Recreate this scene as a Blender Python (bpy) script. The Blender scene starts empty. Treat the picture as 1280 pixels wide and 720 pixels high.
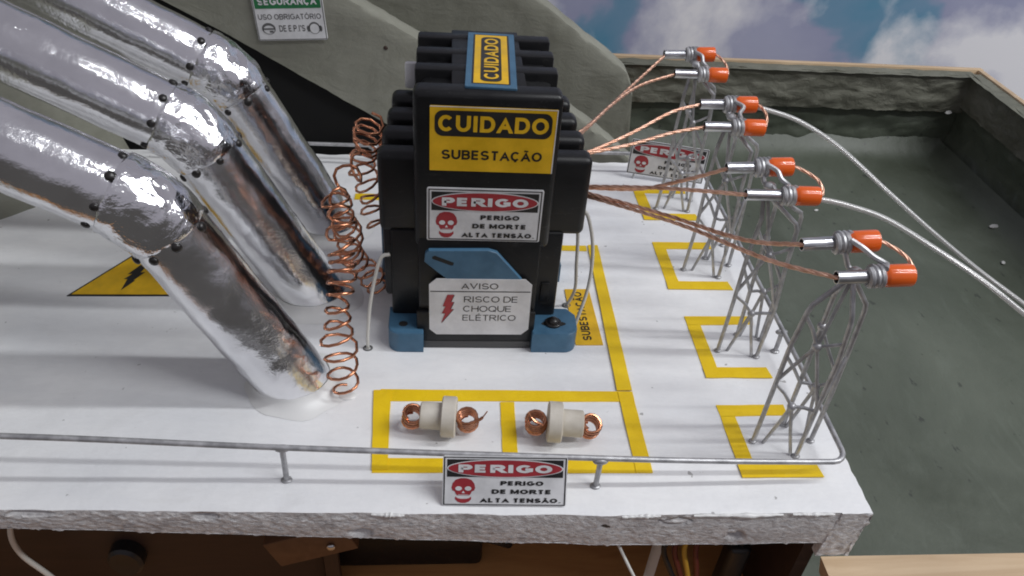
import bpy, bmesh, math, random
from mathutils import Vector, Matrix, noise
random.seed(7)
S = 0.01                                   # coordinates below are in centimetres
SC = bpy.context.scene
COL = SC.collection
V = Vector

# ------------------------------------------------------------------ camera, world, lamps, exposure
cam = bpy.data.cameras.new('camera')
cam.sensor_width = 36.0
cam.lens = 970.0 / 1280.0 * 36.0
cam.clip_start, cam.clip_end = 0.01, 50.0
co = bpy.data.objects.new('camera', cam); COL.objects.link(co)
p_, y_, r_ = (math.radians(a) for a in (37.7, 6.25, 4.6))
fw = V((math.sin(y_)*math.cos(p_), math.cos(y_)*math.cos(p_), -math.sin(p_)))
rt = V((math.cos(y_), -math.sin(y_), 0)); up = rt.cross(fw)
R2 = rt*math.cos(r_) + up*math.sin(r_); U2 = up*math.cos(r_) - rt*math.sin(r_)
M = Matrix((R2, U2, -fw)).transposed().to_4x4()
M.translation = V((-3.704, -33.820, 26.296)) * S
co.matrix_world = M
SC.camera = co

w = bpy.data.worlds.new('World'); SC.world = w; w.use_nodes = True
nt = w.node_tree; bg = nt.nodes['Background']
tc = nt.nodes.new('ShaderNodeTexCoord'); sx = nt.nodes.new('ShaderNodeSeparateXYZ'); rp = nt.nodes.new('ShaderNodeValToRGB')
nt.links.new(tc.outputs['Generated'], sx.inputs[0]); nt.links.new(sx.outputs['Z'], rp.inputs[0]); nt.links.new(rp.outputs[0], bg.inputs[0])
rp.color_ramp.elements[0].position = 0.02; rp.color_ramp.elements[0].color = (.065, .062, .061, 1)
rp.color_ramp.elements[1].position = 0.26; rp.color_ramp.elements[1].color = (.25, .242, .275, 1)
bg.inputs['Strength'].default_value = 1.0

def tube_lamp(y, watt):
    l = bpy.data.lights.new('ceiling_tube', 'AREA'); l.shape = 'RECTANGLE'
    l.size, l.size_y, l.energy, l.color = 2.4, .07, watt, (.965, .985, 1.0)
    o = bpy.data.objects.new('ceiling_tube', l); COL.objects.link(o); o.location = (1.75, y*S, 1.62)
tube_lamp(-75, 25)
tube_lamp(-12, 25)
SC.view_settings.view_transform = 'Standard'; SC.view_settings.look = 'None'
SC.view_settings.exposure = 0.2; SC.view_settings.gamma = 1.0
SC.cycles.filter_width = 1.9; SC.cycles.max_bounces = 10; SC.cycles.transmission_bounces = 8

# ------------------------------------------------------------------ materials
MAT = {}
def mat(name, col=(.5, .5, .5), rough=.5, metal=0.0, **kw):
    m = bpy.data.materials.new(name); m.use_nodes = True; n = m.node_tree; b = n.nodes['Principled BSDF']
    b.inputs['Base Color'].default_value = (*col, 1); b.inputs['Roughness'].default_value = rough; b.inputs['Metallic'].default_value = metal
    for k, v in kw.items(): b.inputs[k].default_value = v
    MAT[name] = m
    return m, n, b
def nd(n, t, **kw):
    x = n.nodes.new(t)
    for k, v in kw.items():
        if hasattr(x, k): setattr(x, k, v)
        else: x.inputs[k].default_value = v
    return x
def coords(n, sc=(1, 1, 1), rot=(0, 0, 0)):
    t = nd(n, 'ShaderNodeTexCoord'); mp = nd(n, 'ShaderNodeMapping'); mp.inputs['Scale'].default_value = sc; mp.inputs['Rotation'].default_value = rot
    n.links.new(t.outputs['Object'], mp.inputs[0]); return mp.outputs[0]
def ntex(n, vec, scale, detail=4, rough=.55, dist=0):
    x = nd(n, 'ShaderNodeTexNoise'); x.inputs['Scale'].default_value = scale; x.inputs['Detail'].default_value = detail
    x.inputs['Roughness'].default_value = rough; x.inputs['Distortion'].default_value = dist
    n.links.new(vec, x.inputs['Vector']); return x.outputs['Fac']
def ramp(n, fac, *st):
    r = nd(n, 'ShaderNodeValToRGB'); e = r.color_ramp.elements
    while len(e) < len(st): e.new(.5)
    for q, (p, c) in zip(e, st): q.position = p; q.color = (*c, 1) if len(c) == 3 else c
    n.links.new(fac, r.inputs[0]); return r.outputs[0]
def mix(n, fac, a, b, mode='MIX'):
    x = nd(n, 'ShaderNodeMixRGB'); x.blend_type = mode
    for s, v in ((0, fac), (1, a), (2, b)):
        if hasattr(v, 'is_linked'): n.links.new(v, x.inputs[s])
        else: x.inputs[s].default_value = v if s == 0 else (*v, 1)
    return x.outputs[0]
def bump(n, b, h, st=.3, dist=.001, prev=None):
    x = nd(n, 'ShaderNodeBump'); x.inputs['Strength'].default_value = st; x.inputs['Distance'].default_value = dist
    n.links.new(h, x.inputs['Height'])
    if prev is not None: n.links.new(prev, x.inputs['Normal'])
    n.links.new(x.outputs[0], b.inputs['Normal']); return x.outputs[0]
def g(v): return (v, v, v)

# white paint brushed over foam
m, n, b = mat('white_paint', g(.75), .42)
big = ntex(n, coords(n, (1, 2.2, 1)), 9, 5); fine = ntex(n, coords(n, (30, 90, 60), (0, 0, .08)), 4, 6, .6, .4)
spk = ntex(n, coords(n), 230, 2, .4)
c1 = ramp(n, big, (.3, (.74, .75, .77)), (.62, (.86, .86, .86)))
c2 = mix(n, ramp(n, fine, (.35, g(0)), (.8, g(.22))), c1, (.62, .63, .65))
sm = ntex(n, coords(n, (1, 1.8, 1), (0, 0, .4)), 22, 6, .66, .8); c2 = mix(n, ramp(n, sm, (.60, g(0)), (.80, g(.32))), c2, (.50, .49, .47))
c3 = mix(n, ramp(n, spk, (.74, g(0)), (.78, g(.7))), c2, (.22, .21, .20))
n.links.new(c3, b.inputs['Base Color'])
n.links.new(ramp(n, big, (.3, g(.30)), (.7, g(.52))), b.inputs['Roughness'])
pv = bump(n, b, fine, .16, .001); bump(n, b, ntex(n, coords(n), 60, 4), .35, .002, pv)
# raw foam edge, with dabs of white paint
m, n, b = mat('foam_edge', (.4, .39, .40), .8)
f1 = ntex(n, coords(n, (110, 110, 260)), 3.6, 6, .65); f2 = ntex(n, coords(n, (12, 12, 25)), 4, 4)
cc = ramp(n, f1, (.26, (.42, .405, .405)), (.44, (.72, .71, .71)), (.64, (.90, .89, .88)))
n.links.new(mix(n, ramp(n, f2, (.48, g(0)), (.70, g(.55))), cc, (.36, .32, .31)), b.inputs['Base Color'])
bump(n, b, f1, .8, .0016)
mat('glue_white', (.74, .74, .73), .35)
mat('pit_shade', (.06, .045, .035), .9)
# grey olive mortar of the dam
def mortar(name, c0, c1, c2, rough, st=.5, rot=(0, .52, 0), sheen=None):
    m, n, b = mat(name, c1, rough)
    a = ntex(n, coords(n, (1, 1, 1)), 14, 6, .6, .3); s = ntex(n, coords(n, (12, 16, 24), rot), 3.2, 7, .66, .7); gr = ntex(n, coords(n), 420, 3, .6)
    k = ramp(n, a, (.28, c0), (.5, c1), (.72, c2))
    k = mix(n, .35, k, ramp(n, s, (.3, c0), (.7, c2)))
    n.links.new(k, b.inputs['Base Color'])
    pv = bump(n, b, s, st, .003); bump(n, b, gr, .25, .0006, pv)
    return n, b
mortar('mortar', (.175, .175, .138), (.235, .234, .19), (.30, .30, .252), .75, .3)
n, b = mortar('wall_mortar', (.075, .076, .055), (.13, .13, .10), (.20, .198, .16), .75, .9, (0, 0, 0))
m, n, b = mat('basin_paint', (.09, .1, .09), .5)
a = ntex(n, coords(n), 7, 6, .6, .4); s = ntex(n, coords(n, (14, 5, 1), (0, 0, .7)), 3.2, 7, .68, .6); pk = ntex(n, coords(n, (1, .6, 1), (0, 0, .6)), 115, 4, .55)
k = ramp(n, a, (.3, (.058, .068, .048)), (.5, (.084, .097, .073)), (.72, (.112, .127, .098)))
k = mix(n, ramp(n, s, (.54, g(0)), (.74, g(.45))), k, (.135, .155, .125))
k = mix(n, ramp(n, pk, (.66, g(0)), (.70, g(.7))), k, (.028, .03, .026))
n.links.new(k, b.inputs['Base Color']); n.links.new(ramp(n, a, (.3, g(.42)), (.7, g(.62))), b.inputs['Roughness'])
pv = bump(n, b, s, .15, .0015); bump(n, b, pk, .3, -.002, pv)
# wood sheets
def wood(name, c0, c1, sc, rot=(0, 0, 0), rough=.55):
    m, n, b = mat(name, c0, rough)
    a = ntex(n, coords(n, sc, rot), 3, 8, .6, 1.2); k2 = ntex(n, coords(n), 8, 4)
    k = ramp(n, a, (.3, c0), (.7, c1)); k = mix(n, ramp(n, k2, (.4, g(0)), (.75, g(.4))), k, tuple(x*.55 for x in c0))
    n.links.new(k, b.inputs['Base Color']); bump(n, b, a, .2, .0006)
wood('rim_wood', (.46, .32, .19), (.60, .45, .29), (3, 40, 40))
wood('board_wood', (.40, .18, .06), (.55, .28, .10), (6, 40, 40), (0, 0, .3))
wood('dark_wood', (.03, .015, .01), (.05, .025, .016), (6, 30, 30))  # dark brown, deepened to give the shade under the slab
wood('block_wood', (.10, .045, .02), (.16, .08, .04), (30, 6, 30))
# metals
def foil(name, amt, sc, rough):
    m, n, b = mat(name, (.86, .86, .88), rough, 1.0)
    st = ntex(n, coords(n, sc, (0, .5, 0)), 4, 5, .6); cr = nd(n, 'ShaderNodeTexVoronoi'); cr.feature = 'F1'; cr.inputs['Scale'].default_value = 140
    n.links.new(coords(n, (1, 1, .6)), cr.inputs['Vector'])
    lo = ntex(n, coords(n), 45, 5, .6, .5)
    pv = bump(n, b, st, amt, .0012); pv = bump(n, b, lo, amt*1.1, .0035, pv); pv = bump(n, b, ntex(n, coords(n, (1, 1, 2.2)), 330, 4, .65, .6), .10, .0006, pv)
    if name == 'foil_crinkled': bump(n, b, cr.outputs['Distance'], .38, .002, pv)
    n.links.new(ramp(n, lo, (.3, g(rough*.6)), (.75, g(rough*2.0))), b.inputs['Roughness'])
    n.links.new(ramp(n, ntex(n, coords(n), 28, 6, .6), (.3, (.70, .70, .72)), (.6, (.88, .88, .90))), b.inputs['Base Color'])
foil('foil', .14, (90, 90, 10), .125)
foil('foil_crinkled', .42, (40, 40, 30), .10)
m, n, b = mat('copper', (.6, .27, .15), .26, 1.0)
q = ntex(n, coords(n), 160, 4); n.links.new(ramp(n, q, (.3, (.40, .16, .085)), (.7, (.72, .34, .2))), b.inputs['Base Color'])
m, n, b = mat('copper_dull', (.55, .25, .14), .42, 1.0)
q = ntex(n, coords(n), 260, 3); n.links.new(ramp(n, q, (.3, (.60, .33, .22)), (.7, (.88, .58, .45))), b.inputs['Base Color'])
m, n, b = mat('tinned_steel', (.42, .42, .43), .42, .55)
q = ntex(n, coords(n), 190, 4); n.links.new(ramp(n, q, (.35, (.33, .33, .34)), (.7, (.58, .58, .59))), b.inputs['Base Color']); bump(n, b, q, .3, .0006)
m, n, b = mat('tinned_tube', (.66, .67, .69), .30, 1.0)
q = ntex(n, coords(n, (1, 3, 3)), 120, 4); n.links.new(ramp(n, q, (.35, (.45, .46, .48)), (.7, (.74, .75, .77))), b.inputs['Base Color']); bump(n, b, q, .2, .0005)
mat('silver_core', (.80, .79, .77), .3, 1.0)
mat('clear_sheath', (.85, .85, .84), .12, 0, **{'Alpha': .38, 'IOR': 1.45})
mat('dark_hollow', (.012, .011, .010), .8)
mat('rivet', (.016, .014, .013), .30)
# plastics and prints
m, n, b = mat('black_plastic', (.007, .0072, .008), .40, 0, **{'Specular IOR Level': .35})
q = ntex(n, coords(n), 90, 4); n.links.new(ramp(n, q, (.35, g(.32)), (.7, g(.5))), b.inputs['Roughness'])
du = ntex(n, coords(n), 900, 2); n.links.new(ramp(n, du, (.66, (.007, .0072, .008)), (.76, (.03, .03, .03))), b.inputs['Base Color']); bump(n, b, ntex(n, coords(n), 1500, 2), .08, .0002)
sc = ntex(n, coords(n, (1, 1, 5), (.4, .3, 0)), 55, 6, .7, 1.0); cb = b.inputs['Base Color'].links[0].from_socket; n.links.new(mix(n, ramp(n, sc, (.60, g(0)), (.80, g(.10))), cb, (.30, .30, .29)), b.inputs['Base Color'])
m, n, b = mat('blue_plastic', (.052, .135, .225), .42)
q = ntex(n, coords(n), 130, 4); n.links.new(ramp(n, q, (.3, (.04, .112, .19)), (.7, (.065, .158, .255))), b.inputs['Base Color']); bump(n, b, ntex(n, coords(n), 1200, 2), .1, .0002)
mat('orange_plastic', (.80, .125, .012), .22, 0, **{'Coat Weight': .4, 'Subsurface Weight': 0.0})
m, n, b = mat('beige_ceramic', (.50, .44, .35), .6)
q = ntex(n, coords(n), 110, 5); n.links.new(ramp(n, q, (.3, (.50, .455, .38)), (.7, (.68, .64, .57))), b.inputs['Base Color']); bump(n, b, q, .25, .0008)
m, n, b = mat('tape_yellow', (.70, .44, .008), .42)
q = ntex(n, coords(n), 40, 5); n.links.new(ramp(n, q, (.3, (.76, .50, .004)), (.7, (.90, .62, .008))), b.inputs['Base Color']); pv = bump(n, b, q, .25, .0012); bump(n, b, ntex(n, coords(n, (1, 1, 1), (0, 0, .7)), 130, 5, .6, 1.5), .35, .0012, pv)
mat('print_yellow', (.78, .46, .006), .38); mat('print_black', (.012, .011, .011), .42)
m, n, b = mat('print_white', (.72, .72, .73), .40)
mat('print_red', (.36, .025, .035), .42); mat('print_green', (.012, .17, .055), .42); mat('print_grey', (.12, .12, .12), .5)
for nm in ('print_yellow', 'print_black', 'print_white', 'print_red', 'print_green', 'print_grey'):
    n = MAT[nm].node_tree; b = n.nodes['Principled BSDF']; c0 = tuple(b.inputs['Base Color'].default_value)[:3]
    wn = ntex(n, coords(n), 75, 5, .62); hi = tuple(min(1, x*1.08+.006) for x in c0); lo = tuple(x*.80+.004 for x in c0)
    n.links.new(ramp(n, wn, (.32, lo), (.66, hi)), b.inputs['Base Color']); n.links.new(ramp(n, wn, (.3, g(.28)), (.7, g(.55))), b.inputs['Roughness'])
    bump(n, b, ntex(n, coords(n), 22, 2), .25, .004)
mat('cord_white', (.60, .59, .55), .4); mat('cord_black', (.012, .011, .011), .4); mat('cord_brown', (.11, .02, .012), .4); mat('cord_yellow', (.48, .27, .03), .4)
mat('grey_plastic', (.07, .07, .07), .5); mat('hollow_shade_black', (.006, .006, .006), .95)  # the near-black is the painted shade of the hollow under the chute
mat('fleck', (.55, .55, .53), .7)
# printed sky
m, n, b = mat('printed_sky', (.3, .3, .4), .5)
v = coords(n, (1, 1, 1.35)); v.node.inputs['Location'].default_value = (-.34, 0, .02); c_a = ntex(n, v, 3.6, 5, .48, .2); c_b = ntex(n, coords(n, (1.1, 1, 1)), 5.2, 7, .52, .15)
base = ramp(n, c_a, (.36, (.09, .29, .44)), (.45, (.19, .33, .48)), (.48, (.36, .38, .54)), (.62, (.47, .49, .64)))
n.links.new(mix(n, ramp(n, c_b, (.49, g(0)), (.60, g(.95))), base, (.92, .92, .95)), b.inputs['Base Color'])

# ------------------------------------------------------------------ mesh helpers
class MB:
    def __init__(s): s.v = []; s.f = []
    def add(s, vs, fs):
        k = len(s.v); s.v += [V(p) for p in vs]; s.f += [tuple(i+k for i in f) for f in fs]; return s
    def box(s, x0, x1, y0, y1, z0, z1, bev=0, seg=2, rot=None, at=None):
        bm = bmesh.new(); bmesh.ops.create_cube(bm, size=1)
        for q in bm.verts: q.co = V((x0+(q.co.x+.5)*(x1-x0), y0+(q.co.y+.5)*(y1-y0), z0+(q.co.z+.5)*(z1-z0)))
        if bev: bmesh.ops.bevel(bm, geom=bm.edges[:], offset=bev, segments=seg, profile=.5, affect='EDGES')
        if rot is not None:
            for q in bm.verts: q.co = rot @ (q.co-at) + at
        bm.verts.index_update(); s.add([q.co.copy() for q in bm.verts], [[q.index for q in f.verts] for f in bm.faces]); bm.free(); return s
    def prism(s, pts, h0, h1, fn, bev=0):
        """polygon pts (a,b) extruded between heights, fn(a,b,h)->point"""
        n_ = len(pts)
        if bev:
            c = sum((V(p) for p in pts), V((0, 0)))/n_
            inn = []
            for i in range(n_):
                p, a_, b_ = V(pts[i]), V(pts[i-1]), V(pts[(i+1) % n_])
                d = ((a_-p).normalized()+(b_-p).normalized())
                e = (c-p).normalized()*bev
                inn.append(p+e)
            rings = [(pts, h0), (pts, h1-bev), (inn, h1)]
        else: rings = [(pts, h0), (pts, h1)]
        vs = [fn(q[0], q[1], h) for r, h in rings for q in r]; fs = []
        for k in range(len(rings)-1):
            for i in range(n_): fs.append((k*n_+i, k*n_+(i+1) % n_, (k+1)*n_+(i+1) % n_, (k+1)*n_+i))
        fs.append(tuple(range(n_-1, -1, -1))); fs.append(tuple((len(rings)-1)*n_+i for i in range(n_)))
        return s.add(vs, fs)
    def tube(s, path, r, n_=10, caps=True, disp=None):
        P = [V(p) for p in path]; m_ = len(P); rr = r if isinstance(r, (list, tuple)) else [r]*m_
        T = [((P[min(i+1, m_-1)]-P[max(i-1, 0)]).normalized()) for i in range(m_)]
        ref = V((0, 0, 1)) if abs(T[0].z) < .9 else V((0, 1, 0)); u = (ref-T[0]*ref.dot(T[0])).normalized(); vs = []
        for i in range(m_):
            u = (u-T[i]*u.dot(T[i])).normalized(); w_ = T[i].cross(u)
            for k in range(n_):
                a = 2*math.pi*k/n_; d = u*math.cos(a)+w_*math.sin(a)
                q = P[i]+d*rr[i]
                if disp: q = q+d*disp(q, i, k)
                vs.append(q)
        fs = [(i*n_+k, i*n_+(k+1) % n_, (i+1)*n_+(k+1) % n_, (i+1)*n_+k) for i in range(m_-1) for k in range(n_)]
        if caps: fs += [tuple(range(n_-1, -1, -1)), tuple((m_-1)*n_+k for k in range(n_))]
        return s.add(vs, fs)
    def ball(s, c, r, sx=1, sy=1, sz=1):
        bm = bmesh.new(); bmesh.ops.create_icosphere(bm, subdivisions=2, radius=1); bm.verts.index_update()
        s.add([V(c)+V((q.co.x*r*sx, q.co.y*r*sy, q.co.z*r*sz)) for q in bm.verts], [[q.index for q in f.verts] for f in bm.faces]); bm.free(); return s
    def grid(s, fn, nu, nv):
        vs = [fn(i/nu, j/nv) for j in range(nv+1) for i in range(nu+1)]
        return s.add(vs, [(j*(nu+1)+i, j*(nu+1)+i+1, (j+1)*(nu+1)+i+1, (j+1)*(nu+1)+i) for j in range(nv) for i in range(nu)])
def spline(pts, k=12):
    P = [V(p) for p in pts]; P = [P[0]*2-P[1]]+P+[P[-1]*2-P[-2]]; out = []
    for i in range(1, len(P)-2):
        for j in range(k):
            t = j/k; a, b_, c, d = P[i-1:i+3]
            out.append(.5*((2*b_)+(c-a)*t+(2*a-5*b_+4*c-d)*t*t+(3*b_-a-3*c+d)*t**3))
    return out+[P[-2]]
def frames(P):
    m_ = len(P); T = [(P[min(i+1, m_-1)]-P[max(i-1, 0)]).normalized() for i in range(m_)]
    ref = V((0, 0, 1)) if abs(T[0].z) < .9 else V((0, 1, 0)); u = (ref-T[0]*ref.dot(T[0])).normalized(); out = []
    for t in T: u = (u-t*u.dot(t)).normalized(); out.append((u, t.cross(u)))
    return out
def resample(P, step):
    out = [P[0].copy()]; acc = 0
    for a, b_ in zip(P, P[1:]):
        L = (b_-a).length; pos = step-acc
        while pos <= L: out.append(a.lerp(b_, pos/L)); pos += step
        acc = (acc+L) % step
    if (out[-1]-P[-1]).length > step*.3: out.append(P[-1].copy())
    return out
def braid(path, r, twist, strands=3, sr=None, step=.14, n_=6):
    P = resample(spline(path, 14), step); F = frames(P); mb = MB(); sr = sr or r*.56
    for s_ in range(strands):
        mb.tube([p+(u*math.cos(2*math.pi*s_/strands+i*step*twist)+w_*math.sin(2*math.pi*s_/strands+i*step*twist))*(r-sr) for i, (p, (u, w_)) in enumerate(zip(P, F))], sr, n_)
    return mb
def coil(path, rad, wire, turns_at, seg=16, n_=7, jit=0):
    """turns_at: list of (fraction along path, cumulative turns)"""
    P = spline(path, 20); P = resample(P, sum((q-p).length for p, q in zip(P, P[1:]))/(turns_at[-1][1]*seg*1.5)); F = frames(P); N = len(P)
    def cum(t):
        for (a, x), (b_, y) in zip(turns_at, turns_at[1:]):
            if t <= b_: return x+(y-x)*(t-a)/(b_-a)
        return turns_at[-1][1]
    tot = turns_at[-1][1]; out = []; last = -1
    for i in range(N):
        ph = cum(i/(N-1))
        if ph-last >= 1/seg or i == N-1:
            last = ph; a = 2*math.pi*ph; u, w_ = F[i]; k = rad*(1+jit*noise.noise(V((ph*.7, 3.1, rad))))
            out.append(P[i]+(u*math.cos(a)+w_*math.sin(a))*k)
    return out

def finish(o, root):
    o.parent = root
def build(name, mb, material, parent=None, smooth=True, base=None, angle=40, kind=None):
    """mesh object; a part's vertices are stored relative to its thing's base"""
    off = base if base is not None else (V(parent['base_']) if parent is not None and 'base_' in parent else V((0, 0, 0)))
    me = bpy.data.meshes.new(name); me.from_pydata([tuple((q-off)*S) for q in mb.v], [], mb.f)
    bm = bmesh.new(); bm.from_mesh(me); bmesh.ops.recalc_face_normals(bm, faces=bm.faces); bm.to_mesh(me); bm.free()
    me.materials.append(MAT[material])
    if smooth:
        me.polygons.foreach_set('use_smooth', [True]*len(me.polygons)); me.set_sharp_from_angle(angle=math.radians(angle))
    o = bpy.data.objects.new(name, me); COL.objects.link(o); o['base_'] = tuple(off)
    if parent is not None: o.parent = parent
    else: o.location = off*S
    if kind: o['kind'] = kind
    return o
def tag(o, label, cat, group=None):
    o['label'] = label; o['category'] = cat
    if group: o['group'] = group
    return o
def thing(name, label, cat, base, group=None):
    o = bpy.data.objects.new(name, None); COL.objects.link(o); o.empty_display_size = .01
    o.location = V(base)*S; o['base_'] = tuple(base); return tag(o, label, cat, group)
def one(name, mb, material, label, cat, base, group=None, **kw):
    return tag(build(name, mb, material, None, base=V(base), **kw), label, cat, group)

# ------------------------------------------------------------------ lettering and sign layers
def arc(cx, cy, rx, ry, a0, a1, n_=14): return [(cx+rx*math.cos(math.radians(a0+(a1-a0)*i/n_)), cy+ry*math.sin(math.radians(a0+(a1-a0)*i/n_))) for i in range(n_+1)]
# centre lines of sans serif capitals in a unit box: (width, strokes); a closed stroke repeats its first point
GLYPH = {
    'A': (.80, [[(0, 0), (.5, 1), (1, 0)], [(.2, .30), (.8, .30)]]),
    'B': (.72, [[(0, 0), (0, 1)], [(0, 1), (.62, 1)]+arc(.62, .765, .33, .235, 90, -90)+[(0, .53)], [(.6, .53)]+arc(.62, .265, .38, .265, 90, -90)+[(0, 0)]]),
    'C': (.80, [arc(.5, .5, .5, .5, 42, 318, 26)]), 'D': (.78, [[(0, 0), (0, 1), (.48, 1)]+arc(.48, .5, .52, .5, 90, -90, 18)+[(0, 0)]]),
    'E': (.66, [[(1, 0), (0, 0), (0, 1), (1, 1)], [(0, .52), (.93, .52)]]), 'G': (.86, [arc(.5, .5, .5, .5, 45, 315, 26)+[(1, .18), (1, .46), (.56, .46)]]),
    'H': (.76, [[(0, 0), (0, 1)], [(1, 0), (1, 1)], [(0, .52), (1, .52)]]), 'I': (.22, [[(.5, 0), (.5, 1)]]), 'L': (.62, [[(0, 1), (0, 0), (1, 0)]]),
    'M': (.90, [[(0, 0), (0, 1)], [(1, 0), (1, 1)], [(.05, 1), (.5, .0), (.95, 1)]]), 'N': (.76, [[(0, 0), (0, 1)], [(1, 0), (1, 1)], [(.02, 1), (.98, 0)]]),
    'O': (.88, [arc(.5, .5, .5, .5, 0, 360, 32)]), 'P': (.70, [[(0, 0), (0, 1), (.6, 1)]+arc(.6, .735, .4, .265, 90, -90)+[(0, .47)]]),
    'Q': (.88, [arc(.5, .5, .5, .5, 0, 360, 32), [(.62, .26), (.98, -.05)]]),
    'R': (.76, [[(0, 0), (0, 1), (.6, 1)]+arc(.6, .74, .38, .26, 90, -90)+[(0, .48)], [(.52, .46), (1, 0)]]),
    'S': (.74, [arc(.5, .735, .47, .265, 25, 180, 12)+arc(.5, .735, .47, .25, 180, 265, 6)+arc(.5, .25, .5, .235, 85, 0, 6)+arc(.5, .265, .5, .265, 0, -160, 12)]),
    'T': (.72, [[(0, 1), (1, 1)], [(.5, 0), (.5, 1)]]), 'U': (.76, [[(0, 1), (0, .40)]+arc(.5, .40, .5, .40, 180, 360, 18)+[(1, 1)]]), 'V': (.78, [[(0, 1), (.5, 0), (1, 1)]]),
    '.': (.16, [[(.5, 0), (.5, .02)]]), "'": (.16, [[(.5, .75), (.5, 1)]])}
ACC = {'Ç': ('C', [[(.55, 0), (.60, -.16), (.40, -.22)]]), 'Ã': ('A', [[(.22, 1.19), (.36, 1.27), (.62, 1.19), (.78, 1.27)]]), 'É': ('E', [[(.36, 1.18), (.66, 1.34)]]), 'Ó': ('O', [[(.40, 1.18), (.66, 1.34)]])}
def text_pts(s_, t):
    vs, fs = [], []; x = 0; gap = .07+t*.2
    for lay, ch in enumerate(s_):
        if ch == ' ': x += .34; continue
        bch, extra = ACC.get(ch, (ch, [])); wd, strokes = GLYPH[bch]; wd = max(wd, t*1.02)+t*.25
        for si, stk in enumerate(strokes+extra):
            tt = t if si < len(strokes) else t*.7
            stk = [q for i, q in enumerate(stk) if i == 0 or math.dist(q, stk[i-1]) > 1e-4]
            P = [V((x+t/2+(wd-t)*a, t/2+(1-t)*c)) for a, c in stk]; closed = (P[0]-P[-1]).length < 1e-6
            if closed: P = P[:-1]
            n_ = len(P); Lf, Rt = [], []
            for i in range(n_):
                pa = P[i-1] if (i or closed) else None; pb = P[(i+1) % n_] if (i < n_-1 or closed) else None
                d1 = (P[i]-pa).normalized() if pa is not None else None; d2 = (pb-P[i]).normalized() if pb is not None else None
                d1 = d1 or d2; d2 = d2 or d1
                na, nb = V((-d1.y, d1.x)), V((-d2.y, d2.x)); m_ = (na+nb); m_ = m_/max(.22, m_.dot(m_))*2
                l, r = P[i]+m_*tt/2, P[i]-m_*tt/2
                if not closed and i in (0, n_-1) and si < len(strokes) and abs(d1.y) > .25 and stk[i][1] in (0, 1) and bch not in 'CGS':
                    yt = 0 if stk[i][1] == 0 else 1
                    l = l+d1*((yt-l.y)/d1.y); r = r+d1*((yt-r.y)/d1.y)
                lim = 1.0 if si < len(strokes) else 9
                for q in (l, r):
                    if q.y > lim: q.y = lim
                    if q.y < 0 and si < len(strokes) and bch != 'Q': q.y = 0
                Lf.append(l); Rt.append(r)
            k = len(vs); vs += [(q.x, q.y, si) for q in Lf]+[(q.x, q.y, si) for q in Rt]
            for i in range(n_ if closed else n_-1): j = (i+1) % n_; fs.append((k+i, k+n_+i, k+n_+j, k+j))
        x += wd+gap
    return vs, fs
def ell(cx, cy, rx, ry, n_=40): return [(cx+rx*math.cos(2*math.pi*i/n_), cy+ry*math.sin(2*math.pi*i/n_)) for i in range(n_)]
def rrect(x0, y0, x1, y1, r, n_=6):
    if r <= 0: return [(x0, y0), (x1, y0), (x1, y1), (x0, y1)]
    out = []
    for cx, cy, a0 in ((x1-r, y0+r, -90), (x1-r, y1-r, 0), (x0+r, y1-r, 90), (x0+r, y0+r, 180)):
        out += [(cx+r*math.cos(math.radians(a0+90*i/n_)), cy+r*math.sin(math.radians(a0+90*i/n_))) for i in range(n_+1)]
    return out
class Face:
    """a flat print on a sign: origin at lower left, u to the right, v up"""
    def __init__(s, o, u, v): s.o = V(o); s.u = V(u).normalized(); s.v = V(v).normalized(); s.n = s.u.cross(s.v)
    def at(s, a, b_, h): return s.o+s.u*a+s.v*b_+s.n*h
    def polys(s, polys, h):
        mb = MB()
        for p in polys: mb.add([s.at(a, b_, h) for a, b_ in p], [tuple(range(len(p)))])
        return mb
    def text(s, items, h):
        mb = MB()
        for (st, x0, y0, x1, y1, bold) in items:
            vs, fs = text_pts(st, bold); X0, X1 = min(q[0] for q in vs), max(q[0] for q in vs)
            mb.add([s.at(x0+(q[0]-X0)/(X1-X0)*(x1-x0), y0+q[1]*(y1-y0), h+q[2]*.0015) for q in vs], fs)
        return mb
D = .012      # height of one print layer
def put(name, mb, material, parent): return build(name, mb, material, parent, smooth=False)
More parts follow.
